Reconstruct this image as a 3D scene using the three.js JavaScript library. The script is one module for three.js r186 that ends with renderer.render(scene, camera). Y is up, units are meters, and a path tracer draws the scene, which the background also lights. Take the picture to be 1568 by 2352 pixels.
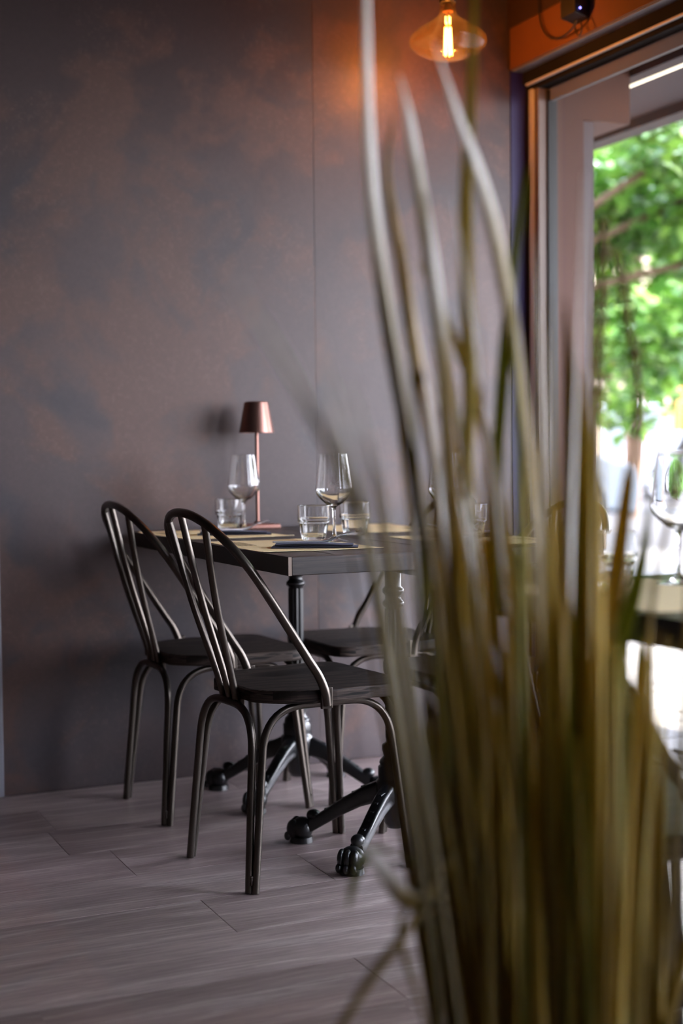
import * as THREE from 'three';
import { RoundedBoxGeometry } from 'three/addons/geometries/RoundedBoxGeometry.js';
import { mergeGeometries } from 'three/addons/utils/BufferGeometryUtils.js';
import { FontLoader } from 'three/addons/loaders/FontLoader.js';
import { TextGeometry } from 'three/addons/geometries/TextGeometry.js';

// ---------------------------------------------------------------- camera, sky, sun, exposure
const scene = new THREE.Scene();
const R = THREE.MathUtils.degToRad;
const camera = new THREE.PerspectiveCamera(39.59, 1568 / 2352, 0.05, 300);
camera.position.set(0, 0.988, 0);
camera.rotation.set(R(-2.33), R(-24.28), R(-0.6), 'YXZ');
camera.focus = 3.25;
camera.userData.fStop = 1.9;
scene.add(camera);

const renderer = new THREE.WebGLRenderer({ antialias: true });
renderer.toneMapping = THREE.LinearToneMapping;
renderer.toneMappingExposure = 1.5;
renderer.shadowMap.enabled = true;

{ // hazy bright summer sky, the same all round
  const W = 64, H = 64, d = new Float32Array(W * H * 4);
  for (let y = 0; y < H; y++) {
    const up = Math.max(0, ((y + 0.5) / H - 0.5) * 2), k = Math.pow(up, 0.6);
    const c = [1.0 - 0.42 * k, 1.0 - 0.3 * k, 1.08 - 0.06 * k];
    for (let x = 0; x < W; x++) d.set([...c, 1], (y * W + x) * 4);
  }
  const t = new THREE.DataTexture(d, W, H, THREE.RGBAFormat, THREE.FloatType);
  t.mapping = THREE.EquirectangularReflectionMapping;
  t.magFilter = t.minFilter = THREE.LinearFilter;
  t.needsUpdate = true;
  scene.background = t;
  scene.backgroundIntensity = 15.0;
}
const sun = new THREE.DirectionalLight(0xfff4e6, 22);
sun.position.set(14, 40, 20);
sun.target.position.set(8, 0, -10);
sun.castShadow = true;
Object.assign(sun.shadow.camera, { left: -30, right: 30, top: 30, bottom: -30, near: 1, far: 120 });
scene.add(sun, sun.target);

// ---------------------------------------------------------------- random numbers, noise, textures
let seed = 7;
function rnd() { seed = (seed + 0x6d2b79f5) | 0; let t = Math.imul(seed ^ (seed >>> 15), 1 | seed); t = (t + Math.imul(t ^ (t >>> 7), 61 | t)) ^ t; return ((t ^ (t >>> 14)) >>> 0) / 4294967296; }
const rr = (a, b) => a + (b - a) * rnd();
const hash = (x, y, s) => { let h = Math.imul(x, 374761393) + Math.imul(y, 668265263) + Math.imul(s, 974711); h = Math.imul(h ^ (h >>> 13), 1274126177); return ((h ^ (h >>> 16)) >>> 0) / 4294967296; };
function noise(x, y, s = 0) {
  const ix = Math.floor(x), iy = Math.floor(y), fx = x - ix, fy = y - iy, u = fx * fx * (3 - 2 * fx), v = fy * fy * (3 - 2 * fy);
  const a = hash(ix, iy, s), b = hash(ix + 1, iy, s), c = hash(ix, iy + 1, s), d = hash(ix + 1, iy + 1, s);
  return a + (b - a) * u + (c - a) * v + (a - b - c + d) * u * v;
}
function fbm(x, y, s, n = 5) { let a = 0.5, t = 0, m = 0; for (let i = 0; i < n; i++) { t += a * noise(x, y, s + i * 17); m += a; a *= 0.55; x = x * 2.03 + 13.7; y = y * 2.03 + 7.1; } return t / m; }
const sm = THREE.MathUtils.smoothstep, lerp = THREE.MathUtils.lerp, clamp = THREE.MathUtils.clamp;
// a texture whose pixels come from f(x metres, y metres) -> [r, g, b] in sRGB 0..255
function tex(W, H, wm, hm, f) {
  const d = new Uint8Array(W * H * 4);
  for (let y = 0; y < H; y++) for (let x = 0; x < W; x++) {
    const c = f(((x + 0.5) / W) * wm, ((y + 0.5) / H) * hm), o = (y * W + x) * 4;
    d[o] = clamp(c[0], 0, 255); d[o + 1] = clamp(c[1], 0, 255); d[o + 2] = clamp(c[2], 0, 255); d[o + 3] = 255;
  }
  const t = new THREE.DataTexture(d, W, H);
  t.colorSpace = THREE.SRGBColorSpace;
  t.wrapS = t.wrapT = THREE.RepeatWrapping;
  t.magFilter = THREE.LinearFilter; t.minFilter = THREE.LinearMipmapLinearFilter; t.generateMipmaps = true;
  t.repeat.set(1 / wm, 1 / hm);
  t.needsUpdate = true;
  return t;
}
const mix3 = (a, b, k) => [a[0] + (b[0] - a[0]) * k, a[1] + (b[1] - a[1]) * k, a[2] + (b[2] - a[2]) * k];
function wallTexture(s) {       // large-format rust and iron stained slab
  return tex(640, 1536, 1.0, 2.75, (x, y) => {
    const wx = x + 0.25 * (fbm(x * 2.2, y * 2.2, s + 91, 4) - 0.5), wy = y + 0.25 * (fbm(x * 2.2 + 9, y * 2.2, s + 57, 4) - 0.5);
    const big = fbm(wx * 2.1, wy * 2.1, s, 5), mid = fbm(wx * 7, wy * 7, s + 31, 4), fine = fbm(x * 110, y * 110, s + 77, 3), soft = fbm(wx * 1.3, wy * 1.3, s + 203, 3);
    let c = mix3([60, 48, 49], [74, 62, 62], sm(soft, 0.32, 0.68));
    c = mix3(c, [58, 54, 59], sm(fbm(wx * 2.9 + 4, wy * 2.9, s + 333, 4), 0.48, 0.7) * 0.75);
    c = mix3(c, [94, 66, 56], sm(big * 0.55 + mid * 0.45, 0.5, 0.66) * 0.6);
    const speck = sm(fine, 0.56, 0.8) * sm(mid, 0.45, 0.7);
    c = mix3(c, [104, 86, 78], speck * 0.22);
    const k = 0.95 + 0.1 * fine;
    return [c[0] * k, c[1] * k, c[2] * k];
  });
}
function woodTexture(W, H, wm, hm, s, dark, light, vein, o = {}) {   // grain runs along x
  const { rings = 22, wander = 0.05, stretch = 2.2, veins = 0.6, ringy = 0.25 } = o;
  return tex(W, H, wm, hm, (x, y) => {
    const warp = fbm(x * stretch, y * 7, s, 4) - 0.5, heart = (y - hm * 0.5 + 0.05 * Math.sin(x * 3.1 + s));
    const cath = Math.sqrt(heart * heart + 0.0016 * Math.pow(1 + Math.sin(x * 2.1 + s * 1.7), 2) + 0.0002);
    const r = (cath + warp * wander * 2.2) * rings * 6.28, ring = 0.5 + 0.5 * Math.sin(r);
    const fibre = fbm(x * 14, y * 420, s + 5, 3), pore = noise(x * 30, y * 900, s + 9), cloud = fbm(x * 2.5, y * 9, s + 44, 4);
    let c = mix3(dark, light, clamp(0.32 + 0.5 * (cloud - 0.5) + 0.75 * (fibre - 0.5) + ringy * (ring - 0.5), 0, 1));
    c = mix3(c, vein, sm(ring, 0.86, 0.99) * veins * sm(fibre, 0.3, 0.6));
    if (pore > 0.86) c = mix3(c, dark, 0.35);
    return c;
  });
}
const std = (color, roughness, metalness = 0, more = {}) => new THREE.MeshPhysicalMaterial({ color, roughness, metalness, ...more });

// ---------------------------------------------------------------- geometry helpers
const taken = {};
function numbered(n) { const k = (taken[n] = (taken[n] ?? -1) + 1); return k ? n + '_' + String(k).padStart(3, '0') : n; }
function mesh(name, geo, mat, parent, x = 0, y = 0, z = 0) {
  const m = new THREE.Mesh(Array.isArray(geo) ? mergeGeometries(geo.map((g) => { const k = g.index ? g.toNonIndexed() : g.clone(); for (const a of Object.keys(k.attributes)) if (!['position', 'normal', 'uv'].includes(a)) k.deleteAttribute(a); return k; })) : geo, mat);
  m.name = parent ? name : numbered(name);
  m.position.set(x, y, z); m.castShadow = m.receiveShadow = true;
  (parent ?? scene).add(m);
  return m;
}
function tag(o, label, category, group) { o.userData.label = label; if (category) o.userData.category = category; if (group) o.userData.group = group; return o; }
function thing(name, label, category, [x, y, z], turn = 0, group) {
  const g = new THREE.Group(); g.name = numbered(name); g.position.set(x, y, z); g.rotation.y = turn; scene.add(g);
  return tag(g, label, category, group);
}
function copy(root, label, [x, y, z], turn = 0) {
  const c = root.clone(); c.name = numbered(root.name.replace(/_\d\d\d$/, '')); c.userData = { ...root.userData, label };
  c.position.set(x, y, z); c.rotation.y = turn; scene.add(c);
  return c;
}
const structure = (o) => { o.userData.kind = 'structure'; return o; };
// box-projected uv in metres; turn swaps the axes so the grain runs the other way
function metres(g, turn = false, ou = 0, ov = 0) {
  const p = g.attributes.position, n = g.attributes.normal, uv = new Float32Array(p.count * 2);
  for (let i = 0; i < p.count; i++) {
    const ax = Math.abs(n.getX(i)), ay = Math.abs(n.getY(i)), az = Math.abs(n.getZ(i));
    let u, v;
    if (ay >= ax && ay >= az) { u = p.getX(i); v = p.getZ(i); } else if (az >= ax) { u = p.getX(i); v = p.getY(i); } else { u = p.getZ(i); v = p.getY(i); }
    if (turn) { if (ay >= ax && ay >= az) [u, v] = [v, u]; }
    uv[i * 2] = u + ou; uv[i * 2 + 1] = v + ov;
  }
  g.setAttribute('uv', new THREE.BufferAttribute(uv, 2));
  return g;
}
const box = (w, h, d, x = 0, y = 0, z = 0, r = 0) => metres((r ? new RoundedBoxGeometry(w, h, d, 2, r) : new THREE.BoxGeometry(w, h, d)).translate(x, y, z));
const span = (x0, x1, y0, y1, z0, z1, r = 0) => box(x1 - x0, y1 - y0, z1 - z0, (x0 + x1) / 2, (y0 + y1) / 2, (z0 + z1) / 2, r);
const V = (x, y, z) => new THREE.Vector3(x, y, z);
const rod = (pts, r, seg = 24, n = 10) => new THREE.TubeGeometry(new THREE.CatmullRomCurve3(pts.map((p) => (p.isVector3 ? p : V(...p))), false, 'centripetal'), seg, r, n, false);
const lathe = (pts, n = 40) => new THREE.LatheGeometry(pts.map(([r, y]) => new THREE.Vector2(r, y)), n);
const ball = (r, x, y, z, sx = 1, sy = 1, sz = 1) => new THREE.SphereGeometry(r, 16, 12).scale(sx, sy, sz).translate(x, y, z);
// a pipe whose corners are rounded with radius b
function bent(pts, b, r, n = 10) {
  const path = new THREE.CurvePath(); let from = pts[0];
  for (let i = 1; i < pts.length - 1; i++) {
    const p = pts[i], a = p.clone().lerp(from, Math.min(0.98, b / p.distanceTo(from))), c = p.clone().lerp(pts[i + 1], Math.min(0.49, b / p.distanceTo(pts[i + 1])));
    if (a.distanceTo(from) > 1e-4) path.add(new THREE.LineCurve3(from, a));
    path.add(new THREE.QuadraticBezierCurve3(a, p, c)); from = c;
  }
  path.add(new THREE.LineCurve3(from, pts[pts.length - 1]));
  path.getPoint = function (t) { const L = this.getCurveLengths(), d = t * L[L.length - 1]; let i = 0; while (i < L.length - 1 && L[i] < d) i++; const c = this.curves[i], l = c.getLength(); return c.getPointAt(clamp(1 - (L[i] - d) / l, 0, 1)); };
  return new THREE.TubeGeometry(path, 72, r, n, false);
}
// closed surface turned about y from an outline of [radius, y], with an optional radius change by angle
function turned(outline, n = 64, shape = null) {
  const m = outline.length, pos = [], uv = [], idx = [];
  for (let j = 0; j <= n; j++) { const a = (j / n) * Math.PI * 2; for (let i = 0; i < m; i++) { const [r, y] = outline[i], q = shape ? shape(i, r, y, a) : r; pos.push(q * Math.cos(a), y, q * Math.sin(a)); uv.push(j / n, i / m); } }
  for (let j = 0; j < n; j++) for (let i = 0; i < m - 1; i++) { const a = j * m + i, b = a + m; idx.push(a, a + 1, b, b, a + 1, b + 1); }
  const g = new THREE.BufferGeometry();
  g.setAttribute('position', new THREE.Float32BufferAttribute(pos, 3)); g.setAttribute('uv', new THREE.Float32BufferAttribute(uv, 2)); g.setIndex(idx);
  g.computeVertexNormals();
  const N = g.attributes.normal;      // the seam
  for (let i = 0; i < m; i++) { const b = n * m + i, v = V(N.getX(i) + N.getX(b), N.getY(i) + N.getY(b), N.getZ(i) + N.getZ(b)).normalize(); N.setXYZ(i, v.x, v.y, v.z); N.setXYZ(b, v.x, v.y, v.z); }
  return g;
}

// ---------------------------------------------------------------- materials
const wallMaps = [wallTexture(3), wallTexture(59)];
const M = {
  slab: wallMaps.map((map) => std(0xffffff, 0.46, 0, { map, bumpMap: map, bumpScale: 0.0005, specularIntensity: 0.8 })),
  joint: std(0x4a4042, 0.7), plaster: std(0x2c2726, 0.85), ceiling: std(0x1a1716, 0.9), edge: std(0x83838c, 0.5),
  navy: std(0x1e1650, 0.55), orange: std(0x6b3f1b, 0.7), umber: std(0x35200f, 0.65), greyboard: std(0x77747a, 0.5),
  frame: std(0x1c1a1b, 0.75, 0, { specularIntensity: 0.3 }), alu: std(0xd0d2d6, 0.45, 0.2), gasket: std(0x0d0d0f, 0.6), film: std(0x8f8a8a, 0.8, 0, { transmission: 0.6, thickness: 0, specularIntensity: 0.3 }), bronzeframe: std(0x6d625c, 0.6, 0.1),
  pane: new THREE.MeshPhysicalMaterial({ color: 0xffffff, transmission: 1, thickness: 0, roughness: 0, ior: 1.5 }),
  column: std(0x45291f, 0.75), soffit: std(0xa8a4a4, 0.85), soffitdark: std(0x33282a, 0.8), fascia: std(0x423c3a, 0.8),
  steel: std(0x57504a, 0.3, 0.92), iron: std(0x131417, 0.32, 0.1, { clearcoat: 0.5, clearcoatRoughness: 0.18 }),
  blackboard: std(0x16110f, 0.34), railedge: std(0x8c7a6c, 0.5),
  glass: new THREE.MeshPhysicalMaterial({ color: 0xffffff, transmission: 1, thickness: 0.01, roughness: 0, ior: 1.5 }),
  frost: std(0xf4f4f6, 0.8), paper: std(0xf6e0ae, 0.8), ink: std(0x6f5836, 0.8), napkin: std(0x14151f, 0.8, 0, { sheen: 0.35, sheenRoughness: 0.5, sheenColor: new THREE.Color(0x7c84a8) }), cutlery: std(0xe2e2e6, 0.34, 0.9),
  lamp: std(0x8f6a60, 0.36, 0.95), lampdark: std(0x2a1a18, 0.6),
  amber: new THREE.MeshPhysicalMaterial({ color: 0xffd49a, transmission: 1, thickness: 0, roughness: 0.11, ior: 1.5 }),
  filament: std(0xffb060, 0.5, 0, { emissive: new THREE.Color(1, 0.62, 0.24), emissiveIntensity: 11 }), brass: std(0xb8742c, 0.35, 0.9), socket: std(0x17120f, 0.45, 0.4),
  plastic: std(0x141315, 0.5), led: std(0x4040ff, 0.4, 0, { emissive: new THREE.Color(0.25, 0.22, 1), emissiveIntensity: 5 }), strip: std(0xfff0d8, 0.5, 0, { emissive: new THREE.Color(1, 0.9, 0.68), emissiveIntensity: 1.6 }),
  pot: std(0x33302e, 0.8), soil: std(0x1d140d, 0.95),
  paving: [0x7d7a76, 0x73706e, 0x87837c].map((c) => std(c, 0.85)), road: std(0x3c3a39, 0.95, 0, { specularIntensity: 0.3 }), grout: std(0x5a5754, 0.95),
  carwhite: std(0x5b6066, 0.4, 0, { specularIntensity: 0.4 }), carsilver: std(0x464d55, 0.4, 0, { specularIntensity: 0.4 }), carglass: std(0x14191c, 0.35, 0, { specularIntensity: 0.3 }), tyre: std(0x1b1b1d, 0.85), rim: std(0xb9bcc2, 0.3, 0.8),
  leaf: [0x447521, 0x65952f, 0x8cb548].map((c) => std(c, 0.55, 0, { transmission: 0.45, thickness: 0, side: THREE.DoubleSide })), bark: std(0x5a4433, 0.9),
  stucco: std(0x8f8272, 0.9), ochre: std(0x94622f, 0.9), shutter: std(0x7f8b95, 0.7), darkglass: std(0x3a424c, 0.15),
};
const floorMaps = [11, 23, 37].map((s) => woodTexture(1024, 208, 1.28, 0.26, s, [134, 116, 114], [226, 204, 199], [244, 236, 234], { rings: 17, wander: 0.006, stretch: 1.3, veins: 0.3, ringy: 0.08 }));
M.floor = floorMaps.flatMap((map) => [0xffffff, 0xe6e2e2].map((c) => std(c, 0.36, 0, { map, bumpMap: map, bumpScale: 0.0004 })));
const tableMaps = [5, 29].map((s) => woodTexture(1024, 208, 1.3, 0.26, s, [28, 21, 19], [92, 76, 69], [120, 104, 95], { rings: 13, wander: 0.05, veins: 0.35 }));
M.table = tableMaps.map((map) => std(0xffffff, 0.4, 0, { map, bumpMap: map, bumpScale: 0.0006 }));
const seatMap = woodTexture(512, 512, 0.45, 0.45, 71, [26, 20, 18], [122, 106, 96], [12, 9, 9], { rings: 24, wander: 0.03, stretch: 4, veins: 0.9, ringy: 0.6 });
M.seat = std(0xffffff, 0.5, 0, { specularIntensity: 0.4, map: seatMap, bumpMap: seatMap, bumpScale: 0.0006 });

// ---------------------------------------------------------------- the room
const WZ = -4.157, WX = 2.6, X0 = -2.4, Z1 = 2.6, CEIL = 2.9;
{ // floor of long grey-brown planks over a dark base; the boards run along the back wall
  const floor = structure(mesh('floor', span(X0 - 0.2, WX + 0.05, -0.2, -0.012, WZ - 0.2, Z1 + 0.2), M.grout));
  const w = 0.24, L = 1.28, gap = 0.0012, lib = new Map();
  const starts = { 2: 0.813, 4: 1.322, 7: 1.146 };   // rows whose end joints show
  for (let r = 0, z = -2.986 - 5 * w; z < Z1; r++, z += w) {
    const z0 = Math.max(z, WZ), z1 = Math.min(z + w, Z1);
    let x = X0 - (starts[r] !== undefined ? (L * 4 - ((starts[r] - X0) % L)) % L : ((r * 0.47) % 1) * L);
    for (; x < WX; x += L) {
      const x0 = Math.max(x, X0), x1 = Math.min(x + L, WX + 0.04), len = x1 - x0 - gap, wid = z1 - z0 - gap;
      if (len < 0.02 || wid < 0.02) continue;
      const v = Math.floor(rnd() * 3), key = [len.toFixed(3), wid.toFixed(3), v].join();
      if (!lib.has(key)) lib.set(key, metres(new RoundedBoxGeometry(len, 0.012, wid, 1, 0.0008), false, len / 2 + v * 0.31, wid / 2));
      mesh('plank', lib.get(key), M.floor[Math.floor(rnd() * 6)], floor, (x0 + x1) / 2, -0.006, (z0 + z1) / 2);
    }
  }
}
{ // back wall: stained slabs a metre wide with fine joints
  const w = structure(mesh('wall_back', span(X0 - 0.2, WX + 0.25, -0.2, CEIL + 0.2, WZ - 0.2, WZ - 0.008), M.joint));
  const g = span(0.0003, 1.0042, 0.003, CEIL, 0, 0.008, 0.0006);
  [[-2.227, 0], [-1.2225, 1], [-0.218, 0], [0.787, 0], [1.7915, 1]].forEach(([x, v], i) => {
    const last = i === 4;
    mesh('slab', last ? span(0.0003, 0.7195, 0.003, CEIL, 0, 0.008, 0.0006) : g, M.slab[v], w, x, 0, WZ - 0.008);
  });
  mesh('corner_bead', span(0.755, 0.7865, 0, CEIL, 0, 0.011, 0.002), M.edge, w, 0, 0, WZ - 0.004);
  structure(mesh('trim_1', span(2.5125, WX + 0.02, 0, 2.262, WZ - 0.008, WZ + 0.004), M.navy));
}
structure(mesh('wall_left', span(X0 - 0.2, X0, -0.2, CEIL + 0.2, WZ - 0.2, Z1 + 0.2), M.plaster));
structure(mesh('wall_front', span(X0 - 0.2, WX + 0.25, -0.2, CEIL + 0.2, Z1, Z1 + 0.2), M.plaster));
structure(mesh('ceiling', span(X0 - 0.2, WX + 0.25, CEIL, CEIL + 0.2, WZ - 0.2, Z1 + 0.2), M.ceiling));
const WIN1 = -1.75, WIN2 = -0.95, WIN3 = 1.3, SILL = 0.8;   // the shop window runs from the corner to here
structure(mesh('wall_right', [span(WX, WX + 0.2, 2.3, CEIL + 0.2, WZ - 0.2, Z1 + 0.2), span(WX, WX + 0.2, -0.2, 2.3, WIN1, WIN2), span(WX, WX + 0.2, -0.2, 2.3, WIN3, Z1 + 0.2), span(WX, WX + 0.2, -0.2, 0.03, WZ - 0.2, WIN1), span(WX, WX + 0.2, -0.2, SILL, WIN2, WIN3)], M.plaster));
{ // boxed beam over the window: umber upper board, orange lower board, pale underside
  const b = structure(mesh('trim_2', [span(2.518, WX, 2.262, CEIL, WZ, Z1)], M.greyboard));
  mesh('lower_board', span(2.508, 2.518, 2.266, 2.402, WZ + 0.001, Z1, 0.001), M.orange, b);
  mesh('upper_board', span(2.506, 2.518, 2.403, CEIL, WZ + 0.001, Z1, 0.001), M.umber, b);
  mesh('edge_strip', span(2.503, 2.516, 2.27, CEIL, WZ, WZ + 0.006), M.umber, b);
}
{ // shop window
  const win = structure(mesh('window_1', [span(WX - 0.04, WX + 0.06, 2.222, 2.3, WZ, WIN1), span(WX - 0.04, WX + 0.06, 0.0, 0.07, WZ, WIN1), span(WX - 0.03, WX + 0.06, 0.0, 2.3, WIN1 - 0.07, WIN1), span(WX - 0.03, WX + 0.05, 0, 2.3, WZ, WZ + 0.02)], M.frame));
  mesh('bead', span(WX - 0.042, WX - 0.03, 2.213, 2.222, WZ + 0.02, WIN1 - 0.07, 0.003), M.alu, win);
  mesh('frame_rail', [span(WX - 0.03, WX + 0.05, 2.197, 2.213, WZ + 0.02, WIN1 - 0.07, 0.004)], M.frame, win);
  mesh('sealing_strip', span(WX + 0.012, WX + 0.028, 2.155, 2.199, WZ + 0.08, WIN1 - 0.07), M.film, win);
  mesh('frame_post', span(WX - 0.03, WX + 0.05, 0.05, 2.205, WZ + 0.02, WZ + 0.05, 0.004), M.alu, win);
  mesh('frame_post', span(WX - 0.028, WX + 0.048, 0.05, 2.2, WZ + 0.052, WZ + 0.078, 0.003), M.bronzeframe, win);
  mesh('gasket', span(WX + 0.005, WX + 0.04, 0.07, 2.19, WZ + 0.078, WZ + 0.088), M.gasket, win);
  mesh('pane', new THREE.PlaneGeometry(WIN1 - 0.07 - (WZ + 0.08), 2.128).rotateY(-Math.PI / 2), M.pane, win, WX + 0.02, 0.07 + 1.064, (WIN1 - 0.07 + WZ + 0.08) / 2);
}
{ // second shop window beside the camera
  const win = structure(mesh('window_2', [span(WX - 0.04, WX + 0.06, 2.222, 2.3, WIN2, WIN3), span(WX - 0.04, WX + 0.06, SILL, SILL + 0.07, WIN2, WIN3), span(WX - 0.03, WX + 0.06, SILL, 2.3, WIN2, WIN2 + 0.07), span(WX - 0.03, WX + 0.06, SILL, 2.3, WIN3 - 0.07, WIN3)], M.frame));
  mesh('pane', new THREE.PlaneGeometry(WIN3 - WIN2 - 0.14, 2.152 - SILL).rotateY(-Math.PI / 2), M.pane, win, WX + 0.02, 0.07 + (2.152 + SILL) / 2, (WIN2 + WIN3) / 2);
}
// ---------------------------------------------------------------- outside
{
  const p = structure(mesh('pavement', span(WX + 0.2, 9, -0.4, -0.03, -30, 12), M.grout));
  const g = [0.3, 0.45].map((l) => box(l - 0.006, 0.03, 0.144, 0, 0, 0, 0.004));
  for (let r = 0; r < 30; r++) { let x = WX + 0.2 + (r % 2) * 0.12; const z = -7.2 + r * 0.15; while (x < 5.3) { const k = rnd() < 0.5 ? 0 : 1, l = k ? 0.45 : 0.3; mesh('paving_stone', g[k], M.paving[Math.floor(rnd() * 3)], p, x + l / 2, -0.015 + rr(-0.002, 0.002), z); x += l; } }
  structure(mesh('road', span(9, 70, -0.5, -0.1, -60, 12), M.road));
  const far = structure(mesh('pavement', span(-30, 9, -0.5, -0.06, -60, -30), M.road));
  // returning column and header of the shop front, seen through the glass
  const c = structure(mesh('wall_outside', span(WX + 0.05, 2.795, -0.1, 2.6, WZ - 0.35, WZ + 0.012), M.column));
  mesh('header', span(2.795, 2.992, 2.126, 2.6, WZ - 0.3, WZ + 0.008, 0.004), M.column, c);
  const s = structure(mesh('canopy', span(WX + 0.2, 3.46, 2.5, 2.7, -12, -1.3), M.soffit));
  mesh('soffit_board', span(2.99, 3.37, 2.289, 2.5, -12, -1.3), M.soffitdark, s);
  mesh('fascia_board', span(3.37, 3.46, 2.25, 2.5, -12, -1.3), M.fascia, s);
  mesh('light_strip', span(3.052, 3.061, 2.281, 2.29, WZ - 4, -1.4, 0.003), M.strip, s);
  structure(mesh('wall_outside', span(-2, WX + 0.04, -0.3, 6, WZ - 6, WZ - 0.36), M.column));
}

// ---------------------------------------------------------------- table
function clawFoot() {   // one cast leg pointing along +x from the hub
  const st = [[0.015, 0.135, 0.05, 0.04], [0.045, 0.14, 0.056, 0.038], [0.085, 0.125, 0.05, 0.036], [0.13, 0.1, 0.044, 0.034], [0.17, 0.075, 0.04, 0.033], [0.2, 0.056, 0.038, 0.034], [0.22, 0.045, 0.04, 0.036]], n = 16, pos = [], idx = [];
  st.forEach(([x, y, h, w]) => { for (let k = 0; k < n; k++) { const a = (k / n) * Math.PI * 2, c = Math.cos(a), s = Math.sin(a), q = 0.55; pos.push(x, y + Math.sign(s) * Math.pow(Math.abs(s), q) * h / 2, Math.sign(c) * Math.pow(Math.abs(c), q) * w / 2); } });
  for (let i = 0; i < st.length - 1; i++) for (let k = 0; k < n; k++) { const a = i * n + k, b = i * n + ((k + 1) % n); idx.push(a, b, a + n, b, b + n, a + n); }
  const g = new THREE.BufferGeometry(); g.setAttribute('position', new THREE.Float32BufferAttribute(pos, 3)); g.setAttribute('uv', new THREE.Float32BufferAttribute(new Float32Array(pos.length / 3 * 2), 2)); g.setIndex(idx); g.computeVertexNormals();
  const parts = [g];
  for (let i = 0; i < 6; i++) { const t = i / 5, x = 0.07 + 0.12 * t, y = 0.155 - 0.078 * t; for (const s of [-1, 1]) parts.push(new THREE.ConeGeometry(0.007, 0.034, 6).scale(1, 1, 0.7).rotateZ(Math.PI / 2 - 0.35).rotateY(s * 0.5).translate(x, y - 0.003, s * 0.009)); parts.push(ball(0.008, x, y - 0.004, 0, 1.6, 0.6, 0.8)); }
  parts.push(ball(0.017, 0.212, 0.07, 0, 1.1, 0.9, 1), ball(0.03, 0.243, 0.036, 0, 1, 0.95, 1.05), new THREE.CylinderGeometry(0.028, 0.03, 0.014, 20).translate(0.245, 0.007, 0));
  for (const s of [-1, 0, 1]) parts.push(ball(0.013, 0.262, 0.036, s * 0.018, 1.3, 1.9, 0.8), ball(0.009, 0.276, 0.018, s * 0.019, 1, 1.3, 0.9));
  return parts;
}
const clawParts = clawFoot(), clawGeo = mergeGeometries(clawParts.map((g) => { const k = g.index ? g.toNonIndexed() : g.clone(); return k; }));
const columnGeo = turned([[0.001, 0.05], [0.02, 0.052], [0.027, 0.066], [0.03, 0.09], [0.043, 0.12], [0.047, 0.15], [0.046, 0.17], [0.04, 0.175], [0.041, 0.18], [0.041, 0.205], [0.036, 0.21], [0.038, 0.216], [0.036, 0.222], [0.026, 0.232], [0.031, 0.25], [0.03, 0.26], [0.02, 0.268], [0.0205, 0.28], [0.0205, 0.6], [0.019, 0.604], [0.027, 0.611], [0.027, 0.619], [0.02, 0.626], [0.02, 0.636], [0.027, 0.643], [0.027, 0.651], [0.02, 0.658], [0.02, 0.7], [0.001, 0.7]], 64,
  (i, r, y, a) => (y > 0.279 && y < 0.601 ? r * (1 + 0.09 * Math.cos(a * 10)) : r));
const TW = 0.815, TL = 1.25, TT = 0.041, TH = 0.765;
function makeTable(label, pos) {
  const t = thing('dining_table', label, 'table', pos), EB = 0.03;
  for (const e of [-1, 1]) mesh('end_board', metres(new RoundedBoxGeometry(TW - 0.016, TT, EB, 2, 0.002), false, 0.5 + e * 0.2, 0.13), M.table[1], t, 0, TH - TT / 2, e * (TL / 2 - EB / 2));
  const cuts = [-TW / 2 + 0.008, -0.285, 0.012, 0.25, TW / 2 - 0.008], rng = [0, 1, 0, 1];
  for (let i = 0; i < 4; i++) { const w = cuts[i + 1] - cuts[i] - 0.005; mesh('plank', metres(new RoundedBoxGeometry(w, TT, TL - EB * 2 - 0.003, 2, 0.002), true, 0.65 + i * 0.2, w / 2), M.table[rng[i]], t, (cuts[i] + cuts[i + 1]) / 2, TH - TT / 2, 0); }
  for (const s of [-1, 1]) { const r = mesh('edge_board', box(0.0075, TT + 0.001, TL + 0.002, 0, 0, 0, 0.001), M.blackboard, t, s * (TW / 2 - 0.003), TH - TT / 2, 0); for (const e of [-1, 1]) mesh('edge_cap', box(0.008, TT, 0.0016), M.railedge, r, 0, 0, e * (TL / 2 + 0.0012)); }
  for (const z of [-0.318, 0.318]) {
    const p = mesh('pedestal', columnGeo, M.iron, t, -0.003, 0, z);
    mesh('top_bracket', box(0.062, 0.026, 0.5, 0, 0.711, 0, 0.004), M.iron, p); mesh('top_bracket', box(0.5, 0.02, 0.06, 0, 0.713, 0, 0.004), M.iron, p);
    for (const a of [39, -39, 141, -141]) { const f = mesh('claw_foot', clawGeo, M.iron, p); f.rotation.y = R(a); }
  }
  return t;
}
const tableA = makeTable('long dark plank table in front of the stained wall, two pairs of chairs at it', [1.572, 0, -3.49]);
const tableB = copy(tableA, 'near dark plank table half hidden behind the tall grass', [1.58, 0, -1.475]);

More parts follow.
